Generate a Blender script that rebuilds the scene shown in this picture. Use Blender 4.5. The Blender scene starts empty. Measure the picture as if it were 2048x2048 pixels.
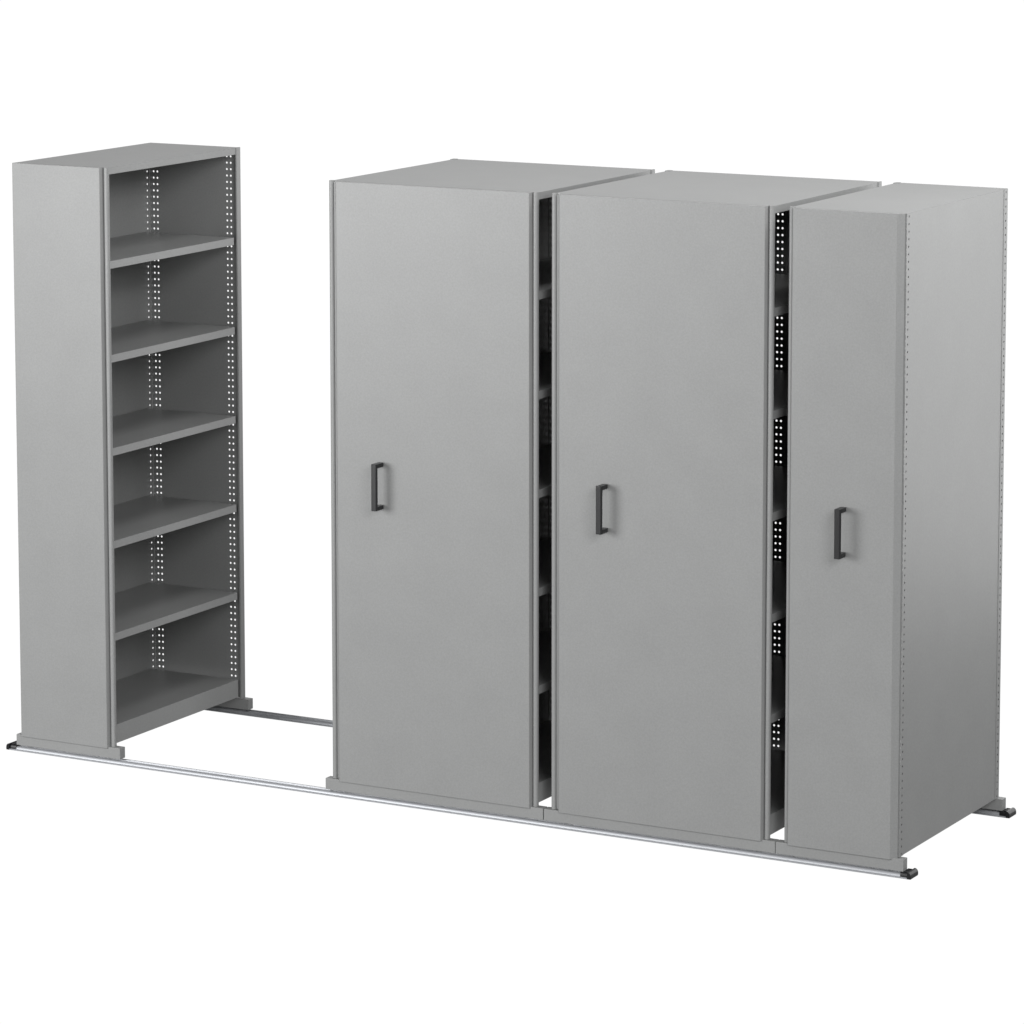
import bpy, bmesh, math
from mathutils import Vector, Matrix

scene = bpy.context.scene
COL = scene.collection
R = math.radians

# ------------------------------------------------------------------ materials
def new_mat(name):
    m = bpy.data.materials.new(name); m.use_nodes = True
    nt = m.node_tree; b = nt.nodes['Principled BSDF']
    return m, nt, b

def paint_mat(name, col, rough=0.38, spec=0.38, var=0.10, bump=0.16):
    """powder-coated sheet steel: fine speckle, faint cloudiness, orange peel"""
    m, nt, b = new_mat(name)
    tc = nt.nodes.new('ShaderNodeTexCoord')
    geo = nt.nodes.new('ShaderNodeNewGeometry')
    n1 = nt.nodes.new('ShaderNodeTexNoise'); n1.inputs['Scale'].default_value = 170; n1.inputs['Detail'].default_value = 3
    n2 = nt.nodes.new('ShaderNodeTexNoise'); n2.inputs['Scale'].default_value = 6; n2.inputs['Detail'].default_value = 4
    for n in (n1, n2): nt.links.new(geo.outputs['Position'], n.inputs['Vector'])
    add = nt.nodes.new('ShaderNodeMath'); add.operation = 'ADD'
    wt = nt.nodes.new('ShaderNodeMath'); wt.operation = 'MULTIPLY_ADD'; wt.inputs[1].default_value = 0.45; wt.inputs[2].default_value = 0.275
    nt.links.new(n2.outputs['Fac'], wt.inputs[0])
    nt.links.new(n1.outputs['Fac'], add.inputs[0]); nt.links.new(wt.outputs[0], add.inputs[1])
    mr = nt.nodes.new('ShaderNodeMapRange')
    mr.inputs['From Min'].default_value = 0.6; mr.inputs['From Max'].default_value = 1.4
    mr.inputs['To Min'].default_value = 1 - var; mr.inputs['To Max'].default_value = 1 + var
    nt.links.new(add.outputs[0], mr.inputs['Value'])
    mul = nt.nodes.new('ShaderNodeVectorMath'); mul.operation = 'SCALE'
    mul.inputs[0].default_value = col
    nt.links.new(mr.outputs[0], mul.inputs['Scale'])
    nt.links.new(mul.outputs[0], b.inputs['Base Color'])
    b.inputs['Roughness'].default_value = rough
    b.inputs['Specular IOR Level'].default_value = spec
    bp = nt.nodes.new('ShaderNodeBump'); bp.inputs['Strength'].default_value = bump; bp.inputs['Distance'].default_value = 0.0006
    n3 = nt.nodes.new('ShaderNodeTexNoise'); n3.inputs['Scale'].default_value = 420; n3.inputs['Detail'].default_value = 2
    nt.links.new(geo.outputs['Position'], n3.inputs['Vector'])
    nt.links.new(n3.outputs['Fac'], bp.inputs['Height']); nt.links.new(bp.outputs[0], b.inputs['Normal'])
    return m

GREY = paint_mat('grey_powder_coat', (0.2590, 0.2620, 0.2605))
def alu_mat():
    m, nt, b = new_mat('brushed_aluminium')
    b.inputs['Base Color'].default_value = (0.375, 0.385, 0.405, 1); b.inputs['Metallic'].default_value = 0.32
    geo = nt.nodes.new('ShaderNodeNewGeometry')
    mp = nt.nodes.new('ShaderNodeMapping'); mp.inputs['Scale'].default_value = (3, 900, 900)
    n = nt.nodes.new('ShaderNodeTexNoise'); n.inputs['Scale'].default_value = 1.0
    nt.links.new(geo.outputs['Position'], mp.inputs['Vector']); nt.links.new(mp.outputs[0], n.inputs['Vector'])
    mr = nt.nodes.new('ShaderNodeMapRange'); mr.inputs['To Min'].default_value = 0.36; mr.inputs['To Max'].default_value = 0.50
    nt.links.new(n.outputs['Fac'], mr.inputs['Value']); nt.links.new(mr.outputs[0], b.inputs['Roughness'])
    return m
ALU = alu_mat()
def plastic_mat(name, c, rough):
    m, nt, b = new_mat(name)
    b.inputs['Base Color'].default_value = (*c, 1)
    geo = nt.nodes.new('ShaderNodeNewGeometry')
    n = nt.nodes.new('ShaderNodeTexNoise'); n.inputs['Scale'].default_value = 500
    nt.links.new(geo.outputs['Position'], n.inputs['Vector'])
    bp = nt.nodes.new('ShaderNodeBump'); bp.inputs['Strength'].default_value = 0.12; bp.inputs['Distance'].default_value = 0.0004
    nt.links.new(n.outputs['Fac'], bp.inputs['Height']); nt.links.new(bp.outputs[0], b.inputs['Normal'])
    b.inputs['Roughness'].default_value = rough
    return m
BLACK = plastic_mat('black_plastic', (0.0055, 0.006, 0.007), 0.36)
HANDLE = plastic_mat('charcoal_handle_plastic', (0.012, 0.0125, 0.0135), 0.36)

# ------------------------------------------------------------------ helpers
def tag(o, label, cat, group=None):
    o['label'] = label; o['category'] = cat
    if group: o['group'] = group

def link(name, bm, mat, parent=None, bevel=0, seg=2, smooth=False, solid=0):
    bmesh.ops.recalc_face_normals(bm, faces=bm.faces[:]) if not solid else None
    me = bpy.data.meshes.new(name); bm.to_mesh(me); bm.free()
    me.materials.append(mat)
    if smooth: me.shade_smooth()
    o = bpy.data.objects.new(name, me); COL.objects.link(o)
    if parent: o.parent = parent
    if solid:
        s = o.modifiers.new('sheet', 'SOLIDIFY'); s.thickness = solid; s.offset = 0
    if bevel:
        b = o.modifiers.new('bevel', 'BEVEL'); b.width = bevel; b.segments = seg
        b.limit_method = 'ANGLE'; b.angle_limit = R(35); b.harden_normals = True
        me.shade_smooth()
    return o

def box(bm, x0, x1, y0, y1, z0, z1):
    v = [bm.verts.new(p) for p in ((x0,y0,z0),(x1,y0,z0),(x1,y1,z0),(x0,y1,z0),(x0,y0,z1),(x1,y0,z1),(x1,y1,z1),(x0,y1,z1))]
    for f in ((0,3,2,1),(4,5,6,7),(0,1,5,4),(1,2,6,5),(2,3,7,6),(3,0,4,7)):
        bm.faces.new([v[i] for i in f])

def prism(bm, prof, axis, a0, a1):
    """closed profile extruded along axis 0/1/2; prof gives the two other coords in axis order"""
    def P(p, a):
        c = list(p); c.insert(axis, a); return c
    A = [bm.verts.new(P(p, a0)) for p in prof]; B = [bm.verts.new(P(p, a1)) for p in prof]
    n = len(prof)
    bm.faces.new(A); bm.faces.new(B[::-1])
    for i in range(n):
        bm.faces.new([A[i], B[i], B[(i+1) % n], A[(i+1) % n]])

# ------------------------------------------------------------------ dimensions (metres)
H = 2.200          # height of a bay
D = 0.876          # plane of the rear end frame
W1 = 0.4135        # depth of a single sided unit
W2 = 0.829         # double sided
ZB = 0.0635        # frames start just above the carriage beam
PITCH = 0.02462
ZROW = 2.1643      # a hole row
YC = -0.0192       # face of the front covers
HOLE_R = 0.0039
SHELVES = [1.859, 1.5155, 1.172, 0.8285, 0.485]
rows = [ZROW + PITCH*(1-k) for k in range(87)]

def perforated(bm, P, cols, u0, u1, z0, z1, hw=0.0075):
    """sheet in (u, z) from u0..u1, z0..z1 with round holes in columns centred on `cols`; P maps (u,z) to 3D"""
    edges = sorted([u0, u1] + [c-hw for c in cols] + [c+hw for c in cols])
    hh = PITCH/2
    zt, zb = rows[0]+hh, rows[-1]-hh
    zt = min(zt, z1); zb = max(zb, z0)
    cache = {}
    def V(u, z):
        k = (round(u, 5), round(z, 5))
        if k not in cache: cache[k] = bm.verts.new(P(u, z))
        return cache[k]
    def quad(a, b, c, d):
        if abs(a-b) < 1e-5 or abs(c-d) < 1e-5: return
        bm.faces.new([V(a, c), V(b, c), V(b, d), V(a, d)])
    for i in range(len(edges)-1):
        a, b = edges[i], edges[i+1]
        mid = (a+b)/2
        if any(abs(mid-c) < 1e-4 for c in cols):
            if z1 > zt: quad(a, b, zt, z1)
            if zb > z0: quad(a, b, z0, zb)
            for r in rows:
                top = min(r+hh, zt); bot = max(r-hh, zb)
                if top - bot < HOLE_R*2.4:
                    quad(a, b, bot, top); continue
                zc = r
                n = 16
                inner = [V(mid + HOLE_R*math.cos(2*math.pi*k/n), zc + HOLE_R*math.sin(2*math.pi*k/n)) for k in range(n)]
                outer = []
                for k in range(n):
                    ca, sa = math.cos(2*math.pi*k/n), math.sin(2*math.pi*k/n)
                    s = 1/max(abs(ca), abs(sa)); x = ca*s; y = sa*s
                    outer.append(V(mid + x*(b-a)/2, zc + (y*(top-zc) if y > 0 else y*(zc-bot))))
                for k in range(n):
                    bm.faces.new([inner[k], outer[k], outer[(k+1) % n], inner[(k+1) % n]])
        else:
            quad(a, b, z0, z1)

def end_frame(parent, xb, s, yw, ys, fx):
    """perforated end frame: web in plane y=yw from the back xb towards xb+s*W1, flange along the back on the inner side (ys = +1/-1)"""
    bm = bmesh.new()
    perforated(bm, lambda u, z: (xb+s*u, yw, z), [0.0195, 0.0368, 0.3545, 0.3722], 0.0015, W1-0.012, ZB, H-0.004)
    perforated(bm, lambda u, z: (xb+s*fx, yw+ys*u, z), [0.0165], 0.0, 0.033, ZB, H-(0.004 if fx > 0.001 else 0.0005))
    return link('end_frame', bm, GREY, parent, solid=0.0012)

def round_profile(x0, x1, y0, y1, r, n=5):
    pts = []
    for cx, cy, a in ((x1-r, y1-r, 0), (x0+r, y1-r, 90), (x0+r, y0+r, 180), (x1-r, y0+r, 270)):
        for k in range(n+1):
            t = R(a + 90*k/n); pts.append((cx + r*math.cos(t), cy + r*math.sin(t)))
    return pts

def post(parent, x0, x1, y0, y1, r=0.0088):
    bm = bmesh.new()
    prism(bm, round_profile(x0, x1, y0, y1, r, 8), 2, 0.0618, H+0.0012)
    o = link('post', bm, GREY, parent, bevel=0.0008, seg=1)
    return o

def shelf(parent, name, xb, s, ztop, lip, back=0.8):
    """pressed steel shelf: C section running across the bay (along y)"""
    a, b = 0.0045, W1-0.0055
    t = 0.0016
    prof = [(a, ztop), (b, ztop), (b, ztop-lip), (b-0.012, ztop-lip), (b-0.012, ztop-lip+t), (b-t, ztop-lip+t), (b-t, ztop-t), (a+t, ztop-t), (a+t, ztop-lip*back), (a, ztop-lip*back)]
    prof = [(xb+s*x, z) for x, z in prof]
    bm = bmesh.new(); prism(bm, prof, 1, 0.0060, 0.8375)
    return link(name, bm, GREY, parent, bevel=0.0011, seg=2)

def back_panel(parent, x0, x1):
    bm = bmesh.new(); box(bm, x0, x1, 0.0310, D-0.0310, ZB, H-0.0008)
    return link('back_panel', bm, GREY, parent, bevel=0.0006, seg=1)

def top_panel(parent, x0, x1, open_l, open_r):
    """folded lid with a 25 mm lip all round"""
    bm = bmesh.new()
    z0 = H-0.0255; t = 0.0016
    y0, y1 = 0.0024, D+0.0058
    def hole_prism(bm):
        # outer skin, closed underside rim
        V = lambda x, y, z: bm.verts.new((x, y, z))
        o = [V(x0,y0,H), V(x1,y0,H), V(x1,y1,H), V(x0,y1,H)]
        ob = [V(x0,y0,z0), V(x1,y0,z0), V(x1,y1,z0), V(x0,y1,z0)]
        ib = [V(x0+t,y0+t,z0), V(x1-t,y0+t,z0), V(x1-t,y1-t,z0), V(x0+t,y1-t,z0)]
        it = [V(x0+t,y0+t,H-t), V(x1-t,y0+t,H-t), V(x1-t,y1-t,H-t), V(x0+t,y1-t,H-t)]
        bm.faces.new(o); bm.faces.new(it[::-1])
        for i in range(4):
            j = (i+1) % 4
            bm.faces.new([o[i], ob[i], ob[j], o[j]])
            bm.faces.new([ob[i], ib[i], ib[j], ob[j]])
            bm.faces.new([ib[i], it[i], it[j], ib[j]])
    hole_prism(bm)
    return link('top_panel', bm, GREY, parent, bevel=0.0016, seg=3)

def carriage_beam(parent, x0, x1, y0, y1):
    bm = bmesh.new(); box(bm, x0, x1, y0, y1, 0.0205, 0.0613)
    return link('carriage_beam', bm, GREY, parent, bevel=0.0009, seg=2)

def wheels(parent, xs, yc):
    for x in xs:
        bm = bmesh.new()
        bmesh.ops.create_cone(bm, cap_ends=True, segments=28, radius1=0.0225, radius2=0.0225, depth=0.010,
                              matrix=Matrix.Translation((x, yc, 0.0372)) @ Matrix.Rotation(R(90), 4, 'X'))
        link('wheel', bm, BLACK, parent)

def front_panel(parent, x0, x1, bl, br, dl=0.006, dr=0.006):
    """shallow pan cover; bl / br = width of the bevelled edge left and right, dl / dr = how deep the bevel goes"""
    yb = -0.0012
    prof = [(x0, yb), (x0, YC+dl), (x0+bl, YC), (x1-br, YC)]
    if YC+dr > yb: prof += [(x1, YC+dr), (x1-0.004, YC+dr), (x1-0.009, yb)]
    else: prof += [(x1, YC+dr), (x1, yb)]
    bm = bmesh.new(); prism(bm, prof, 2, 0.0568, H)
    return link('front_panel', bm, GREY, parent, bevel=0.0012, seg=3)

def handle(parent, xc, zlo, zhi, out=0.0545, w=0.0230):
    """bow handle: D shaped grip standing off the panel on two short arms"""
    bm = bmesh.new()
    yo = YC-out
    g = [(xc-w/2, yo+0.0025), (xc-w/2+0.003, yo-0.0005), (xc+w/2-0.003, yo-0.0005), (xc+w/2, yo+0.0025),
         (xc+w/2, yo+0.0085), (xc+w/2-0.0045, yo+0.0125), (xc-w/2+0.0045, yo+0.0125), (xc-w/2, yo+0.0085)]
    prism(bm, g, 2, zlo, zhi)
    for za, zb in ((zlo, zlo+0.0155), (zhi-0.0155, zhi)):
        pr = []
        hw = w/2-0.0006
        # arm: straight sides, rounded foot plate against the panel
        pr = [(xc-hw, yo+0.011), (xc+hw, yo+0.011), (xc+hw, YC-0.010), (xc+hw-0.0015, YC-0.0035), (xc+hw-0.0045, YC-0.0003), (xc-hw+0.0045, YC-0.0003), (xc-hw+0.0015, YC-0.0035), (xc-hw, YC-0.010)]
        d = 0.0004
        prism(bm, pr, 2, za+d, zb-d)
    return link('handle', bm, HANDLE, parent, bevel=0.0016, seg=3)

def bay_side(root, xb, s, fx=0.0019):
    """one open side: xb = back plane, s = +1 opens to +x, -1 opens to -x"""
    end_frame(root, xb, s, 0.0, 1, fx)
    end_frame(root, xb, s, D, -1, fx)
    xo = xb+s*W1
    xa, xc = (xo-0.0205, xo-0.0010) if s > 0 else (xo-0.0032, xo+0.0160)
    post(root, xa, xc, -0.0075, 0.0110)
    if s > 0: xa, xc = xo-0.0080, xo
    post(root, xa, xc, D-0.0240, D+0.0060, 0.0035)
    for z in SHELVES: shelf(root, 'shelf', xb, s, z, 0.0285)
    shelf(root, 'base_shelf', xb, s, 0.1425, 0.0695, 1.11)

def empty(name, loc):
    o = bpy.data.objects.new(name, None); COL.objects.link(o); o.location = loc
    o.empty_display_size = 0.1
    return o

def place(root, x):
    root.location = (x, 0, 0)

# ------------------------------------------------------------------ unit 1: single sided, opens to the right
u1 = empty('shelving_unit', (0, 0, 0))
tag(u1, 'narrow grey unit standing alone at the left, open side showing its empty shelves, no handle', 'shelving unit')
bay_side(u1, 0.0, 1, 0.0004)
back_panel(u1, 0.0012, 0.0022)
top_panel(u1, 0.0026, W1-0.0040, False, True)
front_panel(u1, 0.0, 0.3908, 0.0015, 0.0055, 0.0015, 0.0085)
carriage_beam(u1, -0.0260, 0.4386, -0.0135, 0.0200)
carriage_beam(u1, -0.0260, 0.4386, 0.8610, 0.8945)
wheels(u1, (0.03, 0.38), 0.0072); wheels(u1, (0.03, 0.38), 0.8826)

# ------------------------------------------------------------------ unit 2: double sided, with handle
X2, X3, X4 = 1.3477, 2.2303, 3.1137
u2 = empty('shelving_unit', (0, 0, 0))
tag(u2, 'wide grey unit with black handle, facing the open aisle beside the lone left unit', 'shelving unit', 'wide double-sided mobile shelving units')
bay_side(u2, W2/2-0.0004, -1)
bay_side(u2, W2/2+0.0004, 1)
bm = bmesh.new(); box(bm, W2/2-0.0008, W2/2+0.0008, 0.0305, D-0.0305, ZB, H-0.0045)
link('back_panel', bm, GREY, u2)
top_panel(u2, 0.0040, W2-0.0040, True, True)
fp2 = front_panel(u2, 0.0290, W2-0.0220, 0.0065, 0.0055, 0.0075, 0.0085)
handle(fp2, 0.2150, 1.0575, 1.2235)
carriage_beam(u2, -0.0262, W2+0.0240, -0.0135, 0.0200)
carriage_beam(u2, -0.0262, W2+0.0240, 0.8610, 0.8945)
wheels(u2, (0.05, W2-0.05), 0.0072); wheels(u2, (0.05, W2-0.05), 0.8826)
place(u2, X2)

# ------------------------------------------------------------------ unit 3: copy of unit 2
def copy_tree(o, parent=None):
    c = o.copy(); COL.objects.link(c); c.parent = parent
    for ch in list(kids[o.name]): copy_tree(ch, c)
    return c
kids = {}
for o in bpy.data.objects: kids.setdefault(o.name, [])
for o in bpy.data.objects:
    if o.parent: kids[o.parent.name].append(o)
u3 = copy_tree(u2)
u3['label'] = 'wide grey unit with black handle, between the other wide unit and the narrow right one'
place(u3, X3)

# ------------------------------------------------------------------ unit 4: single sided, opens to the left, closed back on the right
u4 = empty('shelving_unit', (0, 0, 0))
tag(u4, 'narrow grey unit with black handle and a plain closed side panel, at the right end', 'shelving unit')
B4 = 0.4148
bay_side(u4, B4, -1, 0.0004)
back_panel(u4, B4-0.0022, B4-0.0012)
top_panel(u4, 0.0040, B4-0.0026, True, False)
fp4 = front_panel(u4, 0.0145, B4-0.0048, 0.0050, 0.0215, 0.0060, 0.0152)
handle(fp4, 0.2115, 1.0575, 1.2235)
carriage_beam(u4, -0.0282, W1+0.0215, -0.0135, 0.0200)
carriage_beam(u4, -0.0282, W1+0.0215, 0.8610, 0.8945)
wheels(u4, (0.03, 0.38), 0.0072); wheels(u4, (0.03, 0.38), 0.8826)
place(u4, X4)

# ------------------------------------------------------------------ floor rails
RX0, RX1 = -0.0660, 3.5790
def rail_profile(y0):
    h = [(0, 0), (0, 3.2), (0.8, 3.8), (7.0, 4.2), (7.4, 5.6), (8.2, 8.6), (10.0, 11.4), (12.6, 13.4), (15.8, 14.2), (18.6, 13.8), (19.2, 12.8), (19.2, 4.2), (24.2, 4.2), (24.2, 12.6)]
    z = 25.2
    while z < 31: h += [(z, 13.8), (z+1.2, 10.2)]; z += 2.4
    full = h + [(62-a, b) for a, b in reversed(h)]
    return [(y0+a/1000, b/1000) for a, b in full]

def rail(y0, label):
    root = empty('floor_rail', ((RX0+RX1)/2, y0+0.031, 0))
    tag(root, label, 'rail', 'long aluminium floor rails')
    xm = (RX0+RX1)/2; L = (RX1-RX0)/2
    bm = bmesh.new()
    pr = [(y-(y0+0.031), z) for y, z in rail_profile(y0)]
    prism(bm, pr, 0, -L+0.008, L-0.008)
    link('rail_track', bm, ALU, root, bevel=0.0003, seg=1)
    for s in (-1, 1):
        bm = bmesh.new()
        # domed end block, reaching the floor
        n = 8
        a = L-0.0135; b = L
        prof = [(a, 0.0), (b, 0.0), (b+0.001, 0.008)]
        for k in range(n+1):
            t = math.pi/2*k/n
            prof.append((b-0.0105+0.0110*math.cos(t), 0.0105+0.0130*math.sin(t)))
        prof += [(a, 0.0235)]
        A = [bm.verts.new((s*x, -0.0315, z)) for x, z in prof]
        B = [bm.verts.new((s*x, 0.0330, z)) for x, z in prof]
        m = len(prof)
        bm.faces.new(A); bm.faces.new(B[::-1])
        for i in range(m): bm.faces.new([A[i], B[i], B[(i+1) % m], A[(i+1) % m]])
        # inner collar sitting over the track, clear of its foot
        q = [(-0.0256, 0.0046), (-0.0250, 0.0125), (-0.0215, 0.0190), (-0.0165, 0.0216), (0.0165, 0.0216), (0.0215, 0.0190), (0.0250, 0.0125), (0.0256, 0.0046)]
        x0, x1 = sorted((s*(L-0.0400), s*(L-0.0070)))
        prism(bm, q, 0, x0, x1)
        # raised ribs on top of the block
        for yy in (-0.018, 0.0, 0.018):
            x0, x1 = sorted((s*(L-0.0300), s*(L-0.0150)))
            box(bm, x0, x1, yy-0.0022, yy+0.0022, 0.0210, 0.0230)
        link('end_cap', bm, BLACK, root, bevel=0.0022, seg=3)
    return root
rail(-0.0235, 'bright aluminium floor rail running along the front under all four shelving units')
rail(0.8515, 'darker aluminium floor rail at the rear, mostly hidden behind the shelving units')

# ------------------------------------------------------------------ camera (three point perspective, shifted lens)
cam = bpy.data.cameras.new('camera'); co = bpy.data.objects.new('camera', cam); COL.objects.link(co)
yaw, pitch, roll = 0.5033173, -0.1265970, -0.00080741
f, px, py = 7920.5223, 1008.8940, 544.8692
cy, sy, cp, sp = math.cos(yaw), math.sin(yaw), math.cos(pitch), math.sin(pitch)
fw = Vector((-sy*cp, cy*cp, sp)); r = Vector((cy, sy, 0)); u = r.cross(fw)
cr, sr = math.cos(roll), math.sin(roll)
r2 = r*cr+u*sr; up2 = u*cr-r*sr
M = Matrix((r2, up2, -fw)).transposed().to_4x4()
M.translation = Vector((8.5213892, -11.7650970, 3.6278977))
co.matrix_world = M
cam.sensor_width = 36; cam.lens = f/2048*36
cam.shift_x = (1024-px)/2048; cam.shift_y = (py-1024)/2048
cam.clip_end = 200
scene.camera = co

# ------------------------------------------------------------------ light
w = bpy.data.worlds.new('World'); scene.world = w; w.use_nodes = True
nt = w.node_tree; bg = nt.nodes['Background']
tc = nt.nodes.new('ShaderNodeTexCoord')
dot = nt.nodes.new('ShaderNodeVectorMath'); dot.operation = 'DOT_PRODUCT'
dot.inputs[1].default_value = Vector((-0.48, 0.877, -0.17)).normalized()
nt.links.new(tc.outputs['Generated'], dot.inputs[0])
mr = nt.nodes.new('ShaderNodeMapRange'); mr.interpolation_type = 'SMOOTHSTEP'
mr.inputs['From Min'].default_value = 0.80; mr.inputs['From Max'].default_value = 0.95
BACK = 0.30
mr.inputs['To Min'].default_value = BACK; mr.inputs['To Max'].default_value = 1.02
nt.links.new(dot.outputs['Value'], mr.inputs['Value'])
nt.links.new(mr.outputs[0], bg.inputs['Strength'])
bg.inputs['Color'].default_value = (1, 1, 1, 1)

def area(name, loc, target, size, sizey, power, col=(1, 1, 1)):
    l = bpy.data.lights.new(name, 'AREA'); l.shape = 'RECTANGLE'; l.size = size; l.size_y = sizey
    l.energy = power; l.color = col
    o = bpy.data.objects.new(name, l); COL.objects.link(o); o.location = loc
    d = Vector(target)-Vector(loc); o.rotation_euler = d.to_track_quat('-Z', 'Y').to_euler()
    return o
area('softbox_key', (-2.1, -5.8, 2.4), (1.0, 0, 1.1), 3.6, 3.0, 395)
area('softbox_front', (2.2, -6.0, 2.3), (0.8, 0.4, 1.1), 2.6, 2.4, 50)
area('softbox_side', (4.6, 0.4, 3.6), (3.5, 0.4, 1.9), 0.9, 0.9, 35)
area('softbox_top', (2.3, 0.5, 4.7), (0.8, 0.4, 1.4), 1.2, 1.2, 33)
area('softbox_fill', (9.5, -6.6, 5.5), (1.8, 0.4, 1.2), 4.5, 4.0, 580)
area('softbox_rear', (4.2, 4.9, 1.5), (2.6, 0.4, 1.3), 5.0, 3.2, 86)

# ------------------------------------------------------------------ render settings
scene.render.engine = 'CYCLES'
scene.render.resolution_x = 1024; scene.render.resolution_y = 1024
scene.view_settings.view_transform = 'Standard'
try: scene.view_settings.look = 'None'
except Exception: pass
scene.view_settings.exposure = 0; scene.view_settings.gamma = 1
scene.cycles.max_bounces = 8
